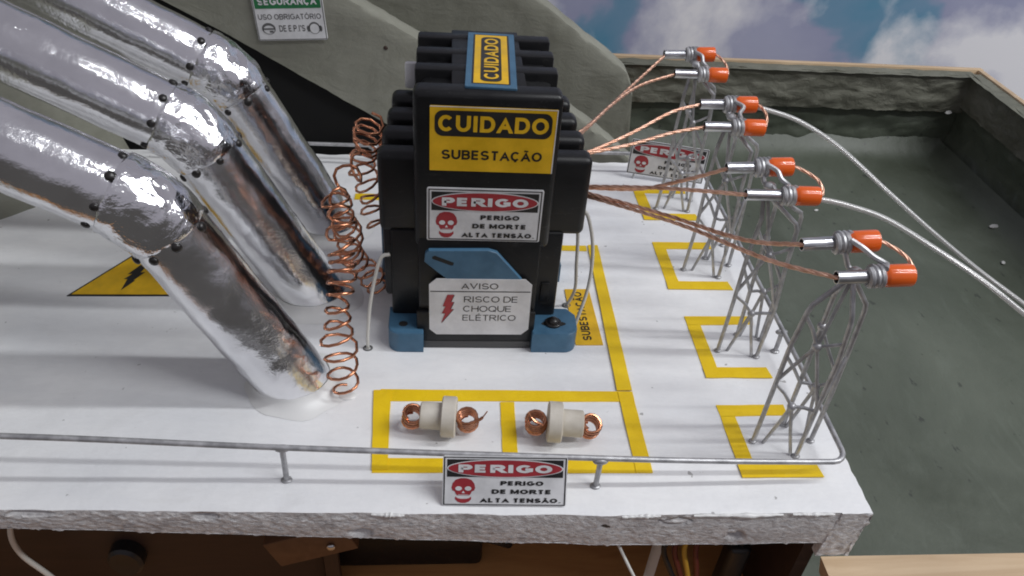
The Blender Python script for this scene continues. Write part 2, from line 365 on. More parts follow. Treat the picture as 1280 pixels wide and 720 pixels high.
def perigo(root, F, W, H, thick=.05, border=True):
    """danger plate with oval header, skull and three lines of text"""
    k = W/5.0; j = H/2.7
    def r(x0, y0, x1, y1, c=0): return rrect(x0*k, y0*j, x1*k, y1*j, c*k)
    plate = build('plate', MB().prism(r(0, 0, 5, 2.7, .08), -thick, 0, F.at), 'print_white', root, smooth=False)
    b4 = [r(.04, .04, 4.96, .09), r(.04, 2.61, 4.96, 2.66), r(.04, .09, .09, 2.61), r(4.91, .09, 4.96, 2.61)]
    up_ = plate if root.type == 'EMPTY' else root
    if border: put('border', F.polys(b4, D), 'print_black', up_)
    put('header', F.polys([r(.17, 1.58, 4.83, 2.53)], D), 'print_black', up_)
    put('oval_rim', F.polys([[(a*k, c*j) for a, c in ell(2.5, 2.06, 2.34, .50)]], 2*D), 'print_white', up_)
    put('oval', F.polys([[(a*k, c*j) for a, c in ell(2.5, 2.06, 2.28, .45)]], 3*D), 'print_red', up_)
    put('lettering', F.text([('PERIGO', .62*k, 1.84*j, 4.38*k, 2.27*j, .27)], 4*D), 'print_white', up_)
    put('lettering', F.text([('PERIGO', 2.32*k, 1.14*j, 4.05*k, 1.38*j, .26), ('DE MORTE', 1.98*k, .68*j, 4.35*k, .92*j, .26), ('ALTA TENSÃO.', 1.50*k, .20*j, 4.78*k, .44*j, .26)], 2*D), 'print_black', up_)
    sk = [[(a*k, c*j) for a, c in q] for q in (
        [(.36, .98), (.40, 1.22), (.52, 1.42), (.72, 1.51), (.95, 1.51), (1.15, 1.42), (1.27, 1.22), (1.31, .98), (1.27, .84), (1.17, .78), (1.14, .66), (1.08, .57), (.59, .57), (.53, .66), (.50, .78), (.40, .84)],
        [(.52, .50), (.60, .42), (.72, .38), (.95, .38), (1.07, .42), (1.15, .50), (1.16, .36), (1.06, .22), (.92, .15), (.75, .15), (.61, .22), (.51, .36)])]
    put('skull', F.polys(sk, D), 'print_red', up_)
    eyes = [[(a*k, c*j) for a, c in q] for q in (ell(.645, .95, .135, .12, 14), ell(1.025, .95, .135, .12, 14), [(.77, .70), (.90, .70), (.835, .83)], [(.62, .60), (1.05, .60), (1.05, .62), (.62, .62)])]
    put('skull_opening', F.polys(eyes, 2*D), 'print_white', up_)
    return plate

# ================================================================== SETTING
# timber box bottom below everything
o = one('timber_board', MB().box(-52, 12.2, -25, 42, -12, -10), 'board_wood', 'orange brown timber board forming the bottom below the white slab', 'board', (0, 0, -12), smooth=False)

# ---- basin
basin = thing('basin', 'grey green painted mortar basin with wooden rim beside the white slab', 'basin', (32, 14, -11.5))
def bfloor(u, v_):
    x, y = 12.9+u*38.5, -15.2+v_*57.5
    e = min(x-12.9, 51.0-x, 41.6-y, y+15.2, 99)
    z = -12.4+.12*noise.noise(V((x*.12, y*.12, 0)))+.6*max(0, 1-min(50.4-x, 41.0-y)/1.6)**2
    return V((x, y, z))
build('floor', MB().grid(bfloor, 80, 110), 'basin_paint', basin)
def bleft(u, v_):
    x, y = -6+u*19.2, 14+v_*28; return V((x, y, -12.4+.12*noise.noise(V((x*.12, y*.12, 0)))+.6*max(0, 1-(41.0-y)/1.6)**2))
build('floor', MB().grid(bleft, 40, 60), 'basin_paint', basin)
def lump(x, y, z, s_=1): return .28*noise.fractal(V((x*.35, y*.35, z*.6)), .8, 2.1, 4)*s_
def bback(z0, z1, off):
    def f(u, v_):
        x = -8+u*60.6; z = z0+(z1-z0)*v_
        return V((x, 42.1-off+lump(x, 3, z), z + (.16*noise.noise(V((x*.4, 9, 0)))+.1*noise.noise(V((x*1.5, 3, 0))) if v_ in (0, 1) else 0)))
    return f
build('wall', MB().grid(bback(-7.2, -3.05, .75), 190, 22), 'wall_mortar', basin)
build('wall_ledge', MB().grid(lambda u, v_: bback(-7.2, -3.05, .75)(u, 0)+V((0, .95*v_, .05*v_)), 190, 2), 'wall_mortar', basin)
build('wall_foot', MB().grid(bback(-12.7, -7.0, 0), 150, 16), 'basin_paint', basin)
def bright(z0, z1, off):
    def f(u, v_):
        y = -15+u*57; z = z0+(z1-z0)*v_
        return V((52.0-off+lump(3, y, z), y, z + (.15*noise.noise(V((y*.4, 5, 0))) if v_ in (0, 1) else 0)))
    return f
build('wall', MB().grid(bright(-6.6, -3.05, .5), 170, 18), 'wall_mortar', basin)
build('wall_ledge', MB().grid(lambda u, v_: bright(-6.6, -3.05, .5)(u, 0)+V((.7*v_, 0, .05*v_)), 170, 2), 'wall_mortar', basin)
build('wall_foot', MB().grid(bright(-12.7, -6.4, 0), 150, 16), 'basin_paint', basin)
build('rim_board', MB().box(-10, 53.4, 42.75, 43.35, -14, -2.85, .06), 'rim_wood', basin)
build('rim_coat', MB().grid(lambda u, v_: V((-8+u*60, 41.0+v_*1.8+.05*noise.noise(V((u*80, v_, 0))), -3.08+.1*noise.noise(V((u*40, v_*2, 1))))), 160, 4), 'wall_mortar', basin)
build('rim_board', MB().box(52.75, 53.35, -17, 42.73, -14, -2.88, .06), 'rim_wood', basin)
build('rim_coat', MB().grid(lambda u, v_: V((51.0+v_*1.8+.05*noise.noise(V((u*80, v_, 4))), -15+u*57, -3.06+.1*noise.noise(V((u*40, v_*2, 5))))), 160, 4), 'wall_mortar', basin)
pts = [(12.9, -3.0), (52.72, -3.0), (52.72, -14), (15.5, -14), (14.6, -8), (13.9, -5.5), (13.2, -4.2)]
build('rim_board', MB().prism(pts, 15.06, 17.2, lambda a, c, h: V((a, -h, c))), 'rim_wood', basin, smooth=False)
build('partition', MB().box(12.25, 12.88, -14.6, 14.2, -13.5, -2.42), 'dark_wood', basin, smooth=False)
for i, (x, y, z, a) in enumerate(((50.2, 40.9, -7.0, .6), (49.5, 26.5, -12.2, .2), (23.5, 38, -12.3, 1.2), (32.5, 29, -12.35, .4), (47.0, 20.6, -12.3, .9))):
    mb = MB(); mb.ball((0, 0, 0), (.42, .42, .2, .2, .26)[i], 1.3, .7, .35)
    rm = Matrix.Rotation(a, 3, 'Z')
    for q in mb.v: q[:] = rm @ q + V((x, y, z)) + V((0, 0, .05*noise.noise(q*5)))
    one('mortar_fleck', mb, 'fleck', ('pale chip stuck in the far corner of the basin', 'pale chip at the foot of the basin side wall', 'pale chip lying near the back wall of the basin', 'small pale chip in the middle of the basin floor', 'pale chip on the basin floor by the loose clear wires')[i], 'chip', (x, y, z), 'pale chips in the basin')

# ---- sky print behind the basin
sky = build('sky', MB().box(-45, 130, 56, 56.3, -30, 45), 'printed_sky', None, smooth=False); sky['kind'] = 'structure'

# ---- spillway beside the slab and dam at the pipe inlets
spill = thing('spillway', 'sloping grey mortar spillway chute descending into the basin behind the slab', 'spillway', (-6, 19, -10))
def profile(top, x0, x1, dx, sd, amp=.12): 
    out = []; x = x0
    while x <= x1+1e-6:
        for (a, za), (b_, zb) in zip(top, top[1:]):
            if a <= x <= b_: out.append((x, za+(zb-za)*(x-a)/(b_-a)+amp*noise.noise(V((x*.8, sd, 0)))+amp*.5*noise.noise(V((x*2.6, sd, 2))))); break
        x += dx
    return out
near_top = [(-46, 29.5), (-9.2, 10.1), (-5.8, 8.2), (4, 4.0), (6.4, 2.4), (9.9, -.4)]
near_bot = [(-46, 23.2), (-17.75, 8.0), (-6.4, 1.2), (-4.0, -.6), (9.9, -2.2)]
def wall_between(top, bot, y0, y1, name, x0, x1, sd, material='mortar'):
    t = profile(top, x0, x1, .35, sd); bt = profile(bot, x0, x1, .35, sd+5, .05); n_ = len(t); mb = MB(); R = .35
    # cross section: front bottom, front (several), rounded top edge, back
    rows = []
    for (x, zt), (_, zb) in zip(t, bt):
        h = zt-zb; sec = [(y0, zb)]+[(y0+.10*noise.fractal(V((x*.5, zb+h*k, sd)), .9, 2, 3), zb+(h-R)*k) for k in (.12, .25, .4, .55, .7, .85, 1.0)]
        sec += [(y0+R*.3, zt-R*.3), (y0+R, zt), (y1-R, zt+.04), (y1-R*.3, zt-R*.3), (y1, zt-R), (y1, zb)]
        rows.append([V((x, a, c)) for a, c in sec])
    m_ = len(rows[0]); mb.add([q for r in rows for q in r], [(i*m_+k, i*m_+(k+1) % m_, (i+1)*m_+(k+1) % m_, (i+1)*m_+k) for i in range(n_-1) for k in range(m_)]+[tuple(range(m_)), tuple((n_-1)*m_+k for k in range(m_))])
    return build(name, mb, material, spill)
wall_between(near_top, near_bot, 15.5, 17.1, 'side_wall', -46, 9.9, 1.0)
far_top = [(-46, 37.0), (2.1, 8.9), (5.2, 6.6), (8.5, 4.4), (10.3, 3.0), (10.8, 2.1), (11.2, .8), (11.6, -6.5)]
far_bot = [(-46, 20), (2.1, -1), (11.6, -9)]
wall_between(far_top, far_bot, 24.0, 26.0, 'side_wall', -46, 11.5, 3.0)
def chute(u, v_):
    x = -46+u*57; y = 17.0+v_*7.1
    z = 26.5-(x+46)*.62 if x < 0 else -2.02-(x)*.62
    return V((x, y, z+.10*noise.fractal(V((x*.4, y*.3, 0)), .9, 2, 3)))
build('chute_floor', MB().grid(chute, 150, 20), 'mortar', spill)
build('hollow_shade_panel', MB().prism([(-26, -9.8), (-2.5, -9.8), (-2.5, -.9), (-6.4, 1.6), (-17.75, 8.4), (-26, 12.9)], 16.0, 16.4, lambda a, c, h: V((a, h, c))).box(-26, -2.5, 14.9, 15.98, -9.8, -3.0), 'hollow_shade_black', spill, smooth=False)  # black sheet added in place of the unlit hollow under the chute
mb = MB().ball((-7.7, 15.52, 7.4), .16, 1, .6, 1)
build('stain_knob', mb, 'dark_wood', spill)

dam = thing('dam', 'grey mortar dam block that the foil pipes come out of', 'dam', (-38, 2, -10))
fp = [(-22.5, 15.2), (-25.5, 6.6), (-31, 2.6), (-34, -20), (-56, -20), (-56, 15.2)]
tp = [(-32, 15.2), (-34, 8.5), (-37, 4), (-39, -20), (-56, -20), (-56, 15.2)]
mb = MB(); NS = 14
rows = []
for j in range(15):
    t = j/14; ring = []
    for i in range(6):
        a, b_, c, d = V(fp[i]), V(fp[(i+1) % 6]), V(tp[i]), V(tp[(i+1) % 6])
        for k in range(NS):
            q = a.lerp(b_, k/NS).lerp(c.lerp(d, k/NS), t); z = -10+t*34
            ring.append(V((q.x, q.y, z))+V((1, -.3, 0))*.22*noise.fractal(V((q.x*.3, q.y*.3, z*.3)), .9, 2, 3))
    rows.append(ring)
m_ = len(rows[0]); mb.add([q for r in rows for q in r], [(i*m_+k, i*m_+(k+1) % m_, (i+1)*m_+(k+1) % m_, (i+1)*m_+k) for i in range(14) for k in range(m_)]+[tuple(14*m_+k for k in range(m_))])
build('face', mb, 'mortar', dam)

# ---- white foam slab
slab = thing('foam_slab', 'white painted foam slab with rough broken grey front edge', 'slab', (-8, 0, -2.3))
def fy(x): return -14.95+.6*max(0, min(1, (2.7-x)/23.5))+.06*noise.noise(V((x*.5, 0, 0)))
def bz(x): return -2.15+.95*max(0, min(1, (6-x)/27))
X0, X1 = -50, 12.97
def top(u, v_):
    x = X0+u*(X1-X0); y = fy(x)+.02+v_*(14.7-fy(x)); k = .03*noise.noise(V((x*.45, y*.45, 2)))
    k -= .05*max(0, 1-(y-fy(x))/.35)**2
    return V((x, y + (.18*noise.noise(V((x*.9, 8, 1))) if v_ == 1 else 0), min(k, .012)))
build('top_face', MB().grid(top, 150, 80), 'white_paint', slab)
NR = 16; xs = [X0+i*.5 for i in range(int((-26-X0)/.5))]+[-26+i*.095 for i in range(int((X1+26)/.095)+1)]
pits = [(5.9, -.45, .75, .16, .35), (-13, -.3, .5, .18, .25), (-19.6, -.2, .9, .15, .25), (-7, -1.3, .5, .25, .3), (8.7, -1.5, .4, .3, .4)]
vs = []; fs = []
for x in xs:
    for j in range(NR+1):
        t = j/NR; z = -.03+t*(bz(x)+.03)+(.09*noise.noise(V((x*2.2, 1, 0)))+.07*noise.noise(V((x*6, 4, 0))))*t
        if j == 0: z += .04*noise.noise(V((x*1.2, 7, 0)))
        d = .065*noise.fractal(V((x*3.0, z*8.0, 0)), .7, 2.2, 5)*(1 if 0 < j else .3)
        y = fy(x)+.02-d*.9-.06*math.sin(math.pi*t)
        for (a, c, rx, rz, dp) in pits:
            e = ((x-a)/rx)**2+((z-c)/rz)**2
            if e < 1: y += dp*(1-e)**.5
        vs.append(V((x, y, z)))
for i in range(len(xs)-1):
    for j in range(NR): fs.append((i*(NR+1)+j, i*(NR+1)+j+1, (i+1)*(NR+1)+j+1, (i+1)*(NR+1)+j))
build('broken_edge', MB().add(vs, fs), 'foam_edge', slab, angle=80)
build('underside', MB().grid(lambda u, v_: V((X0+u*(X1-X0), fy(X0+u*(X1-X0))+v_*(14.6-fy(X0+u*(X1-X0))), bz(X0+u*(X1-X0))+.02)), 60, 4), 'foam_edge', slab)
build('back_edge', MB().grid(lambda u, v_: V((X0+u*(X1-X0), 14.7+.18*noise.noise(V(((X0+u*(X1-X0))*.9, 8, 1))), -.0+v_*-2)), 150, 3), 'foam_edge', slab)
build('edge_hole', MB().ball((3.1, fy(3.1)+.12, -.66), .34, 1.15, .5, .55), 'pit_shade', slab)  # dark blob paints in the shade inside the edge pit
build('edge_hole', MB().ball((5.9, fy(5.9)+.14, -.48), .5, 1.3, .4, .3), 'foam_edge', slab)
# paint drips thickening the front lip
for (xa, xb) in ((3.6, 5.2), (6.6, 10.4), (10.8, 12.6), (-6.5, -5.2)):
    P = [V((xa+(xb-xa)*i/24, fy(xa+(xb-xa)*i/24)-.03, -.07+.05*noise.noise(V((i*.6, xa, 0))))) for i in range(25)]
    rr = [.05+.13*abs(noise.noise(V((i*.35, xa, 3))))*math.sin(math.pi*i/24) for i in range(25)]
    build('paint_lip', MB().tube(P, rr, 10), 'glue_white', slab)
# end strip of the slab, standing on the rim
es = MB(); N2 = 40
def endface(u, v_):
    x = 12.95+u*1.32; z = -3.02+v_*2.98; d = .07*noise.fractal(V((x*3.6, z*3.6, 5)), .8, 2.1, 4)
    if v_ == 1: d *= .2
    x2 = x+(-.25+.45*v_)*(1 if u < .5 else 1)*(1-v_)*0 + (.22*noise.noise(V((z*2, 3, u)))+(-.25*(1-v_)**1.2))*(u > .98)
    return V((x2-.28*(1-v_)*(u < .5), -15.0-d, z))
es.grid(endface, 16, 34)
build('end_strip', es, 'foam_edge', slab, angle=80)
build('end_strip_side', MB().grid(lambda u, v_: V((14.27-.25*(1-v_)**1.2+.15*noise.noise(V((u*60, v_*3, 1)))*(1 if v_ < 1 else .5), -15.0+u*29.6, -3.02+v_*2.98)), 160, 8), 'foam_edge', slab)
build('end_strip_top', MB().grid(lambda u, v_: V((12.93+v_*(1.34+.075*noise.noise(V((u*60, 3, 1)))), -15.0+u*29.6+(-.06*noise.noise(V((v_*3, 1, 1))) if u == 0 else 0), -.03+.015*noise.noise(V((u*20, v_*2, 0))))), 160, 4), 'white_paint', slab)
build('end_strip_inner', MB().grid(lambda u, v_: V((12.93-.26*(1-v_), -15.0+u*29.6, -3.02+v_*2.96)), 40, 4), 'foam_edge', slab)

# ================================================================== TAPE
def strip(parent, quad, lvl=0, h=.028):
    z0 = .014+lvl*h
    q4 = [V(p) for p in quad]; n_ = 10; poly = []
    for i in range(4):
        a, b_ = q4[i], q4[(i+1) % 4]
        for k in range(n_):
            q = a.lerp(b_, k/n_); poly.append((q.x+.025*noise.noise(V((q.x*1.3, q.y*1.3, i))), q.y+.025*noise.noise(V((q.x*1.3, q.y*1.3, i+9)))))
    return build('tape_strip', MB().prism(poly, z0-.01, z0+h, lambda a, c, h_: V((a, c, h_))), 'tape_yellow', parent, smooth=False)
tp = thing('tape_outline', 'yellow tape outline round the two copper coil bushings and the black box', 'tape outline', (-.7, -10, 0))
strip(tp, [(-6.92, -8.6), (5.3, -8.66), (5.3, -7.99), (-6.6, -7.87)])
strip(tp, [(-6.66, -12.6), (-6.0, -12.6), (-6.15, -7.95), (-6.95, -7.95)], 1)
strip(tp, [(-6.64, -12.72), (5.27, -12.86), (5.27, -12.08), (-6.64, -11.95)])
strip(tp, [(4.58, -12.85), (5.30, -12.85), (5.28, -8.05), (4.58, -8.05)], 1)
strip(tp, [(-1.12, -12.0), (-.46, -12.0), (-.42, -8.68), (-1.08, -8.68)], 0)
strip(tp, [(4.55, -7.96), (5.29, -7.96), (5.42, 4.2), (4.82, 4.2)], 2)
strip(tp, [(1.5, 3.66), (4.7, 3.66), (4.7, 4.2), (1.5, 4.2)], 0)
strip(tp, [(-9.5, 8.9), (-4.8, 8.9), (-4.8, 9.6), (-9.5, 9.6)], 0)
BR = [((9.18, -8.88), (9.07, -13.15), 12.84, 12.45, 'at the slab corner beside the railing bend'), ((9.2, -2.33), (9.07, -7.05), 12.56, 12.85, 'second from the slab corner'),
      ((8.88, 4.73), (8.75, .04), 12.6, 12.45, 'third from the slab corner'), ((8.84, 11.22), (8.78, 7.24), 12.5, 12.4, 'beside the tilted danger sign')]
for (tl, bl, xb, xt, lab) in BR:
    t = thing('tape_bracket', 'yellow tape bracket round the tower feet '+lab, 'tape bracket', (bl[0], bl[1], 0), 'tape brackets round the towers')
    strip(t, [(tl[0], tl[1]-.72), (xt, tl[1]-.62), (xt+.03, tl[1]+.05), (tl[0], tl[1])])
    strip(t, [(bl[0]+.12, bl[1]+.72), (bl[0]+.86, bl[1]+.72), (tl[0]+.72, tl[1]-.70), (tl[0], tl[1]-.70)])
    strip(t, [(bl[0]+.1, bl[1]), (xb, bl[1]), (xb-.1, bl[1]+.74), (bl[0]+.1, bl[1]+.72)], 1)
# name plate taped flat beside the box
pl = thing('name_label', 'yellow label lettered substation lying flat beside the black box', 'label', (3.6, -2.4, 0))
build('plate', MB().prism([(2.98, -4.7), (4.40, -4.68), (4.28, -.06), (2.92, -.1)], .006, .05, lambda a, c, h: V((a, c, h))), 'print_yellow', pl, smooth=False)
Fs = Face((4.15, -4.35, .05), (-.015, 1, 0), (-1, -.015, 0)); put('lettering', Fs.text([('SUBESTAÇÃO', 0, .28, 4.0, .74, .19)], D), 'print_black', pl)
# warning triangle
tr = thing('warning_triangle', 'yellow warning triangle with a black bolt lying under the foil pipes', 'warning sign', (-20.2, .5, 0))
A, B, C_ = V((-23.15, -1.2)), V((-17.35, -1.1)), V((-20.2, 3.85)); cen = (A+B+C_)/3
fl = lambda a, c, h: V((a, c, h))
build('plate', MB().prism([tuple(A), tuple(B), tuple(C_)], .006, .04, fl), 'print_black', tr, smooth=False)
build('yellow_field', MB().prism([tuple(cen+(q-cen)*.93) for q in (A, B, C_)], .04, .052, fl), 'print_yellow', tr, smooth=False)
bolt = [(.30, 1.45), (.72, 1.38), (.48, .62), (.78, .66), (.30, -.12), (.42, -.12), (-.15, -1.05), (-.12, -.02), (-.34, -.02), (.02, .48), (-.28, .42)]
Fb = Face((cen.x-.25, cen.y-.25, .052), (1, 0, 0), (0, 1, 0)); put('bolt', Fb.polys([[(a*.82, c*.95) for a, c in bolt]], D), 'print_black', tr)

# ================================================================== PIPES
def pipe(y, label):
    t = thing('penstock_pipe', label, 'pipe', (-10.5, y, 0), 'foil wrapped pipes')
    r = 1.60; E = V((-15.2, y, 9.6)); B0 = V((-10.4, y, -.1)); d1 = (B0-E).normalized(); d2 = V((-4.6, 0, 2.5)).normalized(); far = E+d2*25
    a, b_ = E+d1*1.35, E+d2*1.35
    def wr(amp, fr, sd): return lambda q, i, k: amp*noise.fractal(V((q.x*fr, (q.y-y)*fr+sd, q.z*fr)), .8, 2.1, 4)
    n1 = 50; P = [B0.lerp(a-d1*.25, i/n1) for i in range(n1+1)]
    build('lower_tube', MB().tube(P, r, 56, True, wr(.035, .8, y)), 'foil', t)
    n2 = 90; P = [(b_-d2*.25).lerp(far, i/n2) for i in range(n2+1)]
    build('upper_tube', MB().tube(P, r, 56, True, wr(.03, .7, y+5)), 'foil', t)
    P = []; NE = 26
    for i in range(NE+1):
        s_ = i/NE; P.append((a*(1-s_)**2+E*2*s_*(1-s_)+b_*s_**2))
    rr = [r+.05+.05*math.sin(math.pi*i/NE) for i in range(NE+1)]; rr[0] = rr[-1] = r-.05
    build('elbow', MB().tube(P, rr, 56, True, wr(.09, .9, y+9)), 'foil_crinkled', t)
    rv = random.Random(int(y*10)+3)
    for c, d in ((a+d1*.12, d1), (b_+d2*.12, d2)):
        side = V((0, 1, 0)); up_ = d.cross(side).normalized()
        for k in range(8):
            an = 2*math.pi*(k+rv.uniform(-.12, .12))/8+.2; n_ = side*math.cos(an)+up_*math.sin(an)
            mb = MB().ball((0, 0, 0), .20+rv.uniform(-.03, .02)); q3 = V((0, 0, 1)).rotation_difference(n_)
            pos = c+n_*(r+.02)+d*rv.uniform(-.1, .1)
            mb.v = [q3 @ V((q.x, q.y, q.z*.55))+pos for q in mb.v]; build('rivet', mb, 'rivet', t)
    P = []; rr = []
    for i in range(9):
        s_ = i/8; P.append(V((-10.45-.45*s_*.4, y, .0+.55*s_))); rr.append(r*1.12+.35*(1-s_)**2)
    mb = MB(); N = 60; ring = []
    for j in range(7):
        s_ = j/6; z = .015+.62*s_**1.3; cx = -10.44-.495*z
        for k in range(N):
            an = 2*math.pi*k/N; e = .62*(1-s_)**2.0*(1+.45*noise.noise(V((math.cos(an)*2, math.sin(an)*2, y))))
            ring.append(V((cx+math.cos(an)*(r*1.115+.01+e), y+math.sin(an)*(r+.01+e), z if j else .012)))
    mb.add(ring, [(j*N+k, j*N+(k+1) % N, (j+1)*N+(k+1) % N, (j+1)*N+k) for j in range(6) for k in range(N)])
    build('base_fillet', mb, 'glue_white', t)
pipe(-7.5, 'bent foil wrapped pipe standing beside the tall copper coil at the front railing')
pipe(-1.0, 'bent foil wrapped pipe standing between the two other foil pipes')
pipe(5.5, 'bent foil wrapped pipe standing beneath the green and white safety sign')

# ================================================================== BLACK BOX
bx = thing('substation_box', 'black ribbed substation box with blue feet and warning stickers', 'transformer', (-1.8, -1.5, 0))
K = 'black_plastic'
build('lower_body', MB().box(-6.3, 1.85, -3.75, 2.3, .5, 6.2, .18), K, bx)
build('front_plate', MB().box(-4.95, .68, -4.72, -3.6, .5, 6.4, .12), K, bx)
build('lower_flange', MB().box(-5.05, .72, -4.93, -4.65, .42, 2.3, .08), K, bx)
build('side_tab', MB().box(1.0, 1.42, -3.84, -3.7, 2.2, 3.3, .03), K, bx)
build('upper_core', MB().box(-4.85, .75, -4.2, 2.2, 5.9, 13.0, .25), K, bx)
build('front_panel', MB().box(-5.1, 1.02, -4.66, -3.55, 5.9, 13.42, .28, 3), K, bx)
for i in range(3):
    y0 = -2.3+i*1.85
    build('top_rib', MB().box(-5.1, 1.02, y0, y0+.78, 8.5, 13.40, .12, 2), K, bx)
build('top_ridge', MB().box(-3.55, -.45, -3.9, 2.6, 12.6, 13.36, .06), K, bx)
build('winding_core', MB().box(-6.35, 2.35, -3.3, 2.6, 6.0, 9.4, .3), K, bx)
for i in range(4):
    y0 = -3.62+i*1.62
    z1 = (10.05, 10.2, 10.35, 10.5)[i]; build('cooling_rib', MB().box(-6.75+(.12*i), 2.8-.16*i, y0, y0+1.12, 5.95, z1, .34, 4), K, bx)
build('left_skirt', MB().box(-6.62, -5.2, -3.55, 2.2, 2.2, 7.0, .2), K, bx)
def foot(x0, x1, y0, y1, z1, hole, side):
    pts = rrect(x0, y0, x1, y1, .01); r = .62
    if y0 < -4:
        if side > 0: pts = [(x0, y0), (x1-r, y0)]+[(x1-r+r*math.sin(a*math.pi/12), y0+r-r*math.cos(a*math.pi/12)) for a in range(1, 7)]+[(x1, y1-.5), (x1-.4, y1), (x0, y1)]
        else: pts = [(x1, y0), (x1, y1), (x0, y1), (x0, y0+r)]+[(x0+r-r*math.cos(a*math.pi/12), y0+r-r*math.sin(a*math.pi/12)) for a in range(1, 7)]
    f = build('foot', MB().prism(pts, .012, z1, fl, .05), 'blue_plastic', bx)
    build('screw_slot', MB().prism([(a, c) for a, c in ell(hole[0], hole[1], hole[2], .2, 20)], z1+.002, z1+.012, fl), 'dark_hollow', f, smooth=False)
    return f
f = foot(.62, 2.92, -5.25, -3.2, 1.22, (1.75, -4.45, .62), 1)
mb = MB().prism(ell(1.72, -4.42, .42, .40, 24), 1.2, 1.36, fl, .04).ball((1.72, -4.42, 1.36), .30, 1, 1, .75); build('screw', mb, 'rivet', f)
foot(-6.45, -4.72, -5.28, -3.2, 1.22, (-5.72, -4.55, .22), -1)
foot(-7.1, -5.6, .2, 2.6, 1.3, (-6.8, 1.4, .2), -1); foot(1.0, 2.7, .6, 2.6, 1.2, (2.3, 1.6, .2), 1)
build('lug', MB().box(-7.0, -6.0, -.4, .9, 1.2, 4.3, .15), 'blue_plastic', bx)
build('base_bar', MB().box(-4.72, .62, -4.95, -4.2, .012, .45, .03), 'grey_plastic', bx)
build('white_tab', MB().box(-5.75, -5.05, 1.95, 2.3, 10.6, 11.9, .12), 'print_white', bx)
# blue lever
lv = [(-4.62, 5.75), (-4.45, 5.92), (-1.75, 5.98), (-1.35, 5.85), (-.1, 4.3), (-3.6, 4.3), (-4.1, 4.75), (-4.66, 5.3)]
l_ = build('lever', MB().prism(lv, 0, .22, lambda a, c, h: V((a, -4.74-h, c)), .03), 'blue_plastic', bx)
sl = [(-4.30, 5.60), (-4.18, 5.66), (-3.30, 5.28), (-3.34, 5.12), (-3.45, 5.12), (-4.30, 5.48)]
build('lever_slot', MB().prism(sl, .20, .225, lambda a, c, h: V((a, -4.74-h, c))), 'dark_hollow', l_, smooth=False)
# top badge
ang = math.radians(-2.2); Ft = Face((-3.28, -4.3, 13.38), (math.cos(ang), math.sin(ang), 0), (-math.sin(ang), math.cos(ang), 0)); Ft.o = V((-3.02, -4.2, 13.37))
bd = build('badge', MB().prism(rrect(0, 0, 2.12, 6.1, .04), 0, .16, Ft.at, .03), 'blue_plastic', bx)
Fu = Face(Ft.at(0, 0, .16), Ft.u, Ft.v)
put('badge_groove', Fu.polys([rrect(.26, .26, 1.86, 5.84, .03)], .005), 'print_black', bd)
put('badge_field', Fu.polys([rrect(.34, .32, 1.78, 5.76, .02)], D), 'print_yellow', bd)
put('badge_panel', Fu.polys([rrect(.62, .5, 1.5, 5.5, .28)], 2*D), 'print_black', bd)
Fv = Face(Fu.at(1.38, .72, 0), Fu.v, -Fu.u); put('lettering', Fv.text([('CUIDADO', 0, 0, 4.56, .62, .19)], 3*D), 'print_yellow', bd)
# stickers on the front: plane y, facing the viewer side
def front(x, z, y, tilt=0): a = math.radians(tilt); return Face((x, y, z), (math.cos(a), 0, math.sin(a)), (-math.sin(a), 0, math.cos(a)))
F = front(-4.42, 9.92, -4.70, -.3)
st = build('caution_sticker', MB().prism(rrect(0, 0, 5.22, 2.94, .03), -.03, 0, F.at), 'print_yellow', bx, smooth=False)
put('sticker_edge', F.polys([rrect(0, 2.90, 5.22, 2.94, 0), rrect(5.18, 0, 5.22, 2.9, 0)], D), 'print_white', st)
put('header_panel', F.polys([rrect(.2, 1.62, 5.02, 2.76, .34)], D), 'print_black', st)
put('lettering', F.text([('CUIDADO', .34, 1.84, 4.88, 2.56, .22)], 2*D), 'print_yellow', st)
put('lettering', F.text([('SUBESTAÇÃO', .5, .56, 4.72, 1.0, .2)], D), 'print_black', st)
F = front(-4.52, 6.36, -4.70, -.3)
pst = build('danger_sticker', MB().prism(rrect(-.03, -.03, 5.07, 2.73, .1), -.03, -.006, F.at), 'print_white', bx, smooth=False)
perigo(pst, F, 5.04, 2.7, .004)
F = front(-4.43, .93, -4.98, .3)
oc = .34; Wn, Hn = 4.85, 3.42
nst = build('notice_sticker', MB().prism([(oc, 0), (Wn-oc, 0), (Wn, oc), (Wn, Hn-oc), (Wn-oc, Hn), (oc, Hn), (0, Hn-oc), (0, oc)], -.04, 0, F.at), 'print_white', bx, smooth=False)
put('rule', F.polys([rrect(.05, 2.66, 4.8, 2.71, 0)], D), 'print_black', nst)
put('lettering', F.text([('AVISO', 1.5, 2.84, 3.25, 3.18, .12), ('RISCO DE', 1.65, 2.04, 4.2, 2.40, .11), ('CHOQUE', 1.62, 1.46, 3.92, 1.82, .11), ('ELÉTRICO', 1.60, .90, 4.18, 1.26, .11)], D), 'print_black', nst)
bz_ = [(.86, 2.50), (1.18, 2.50), (1.02, 2.06), (1.17, 2.06), (1.0, 1.62), (1.15, 1.62), (.56, .74), (.76, 1.36), (.6, 1.36), (.78, 1.80), (.64, 1.80)]
put('bolt_shadow', F.polys([[(a+.03, c-.03) for a, c in bz_]], D), 'print_black', nst); put('bolt', F.polys([bz_], 2*D), 'print_red', nst)

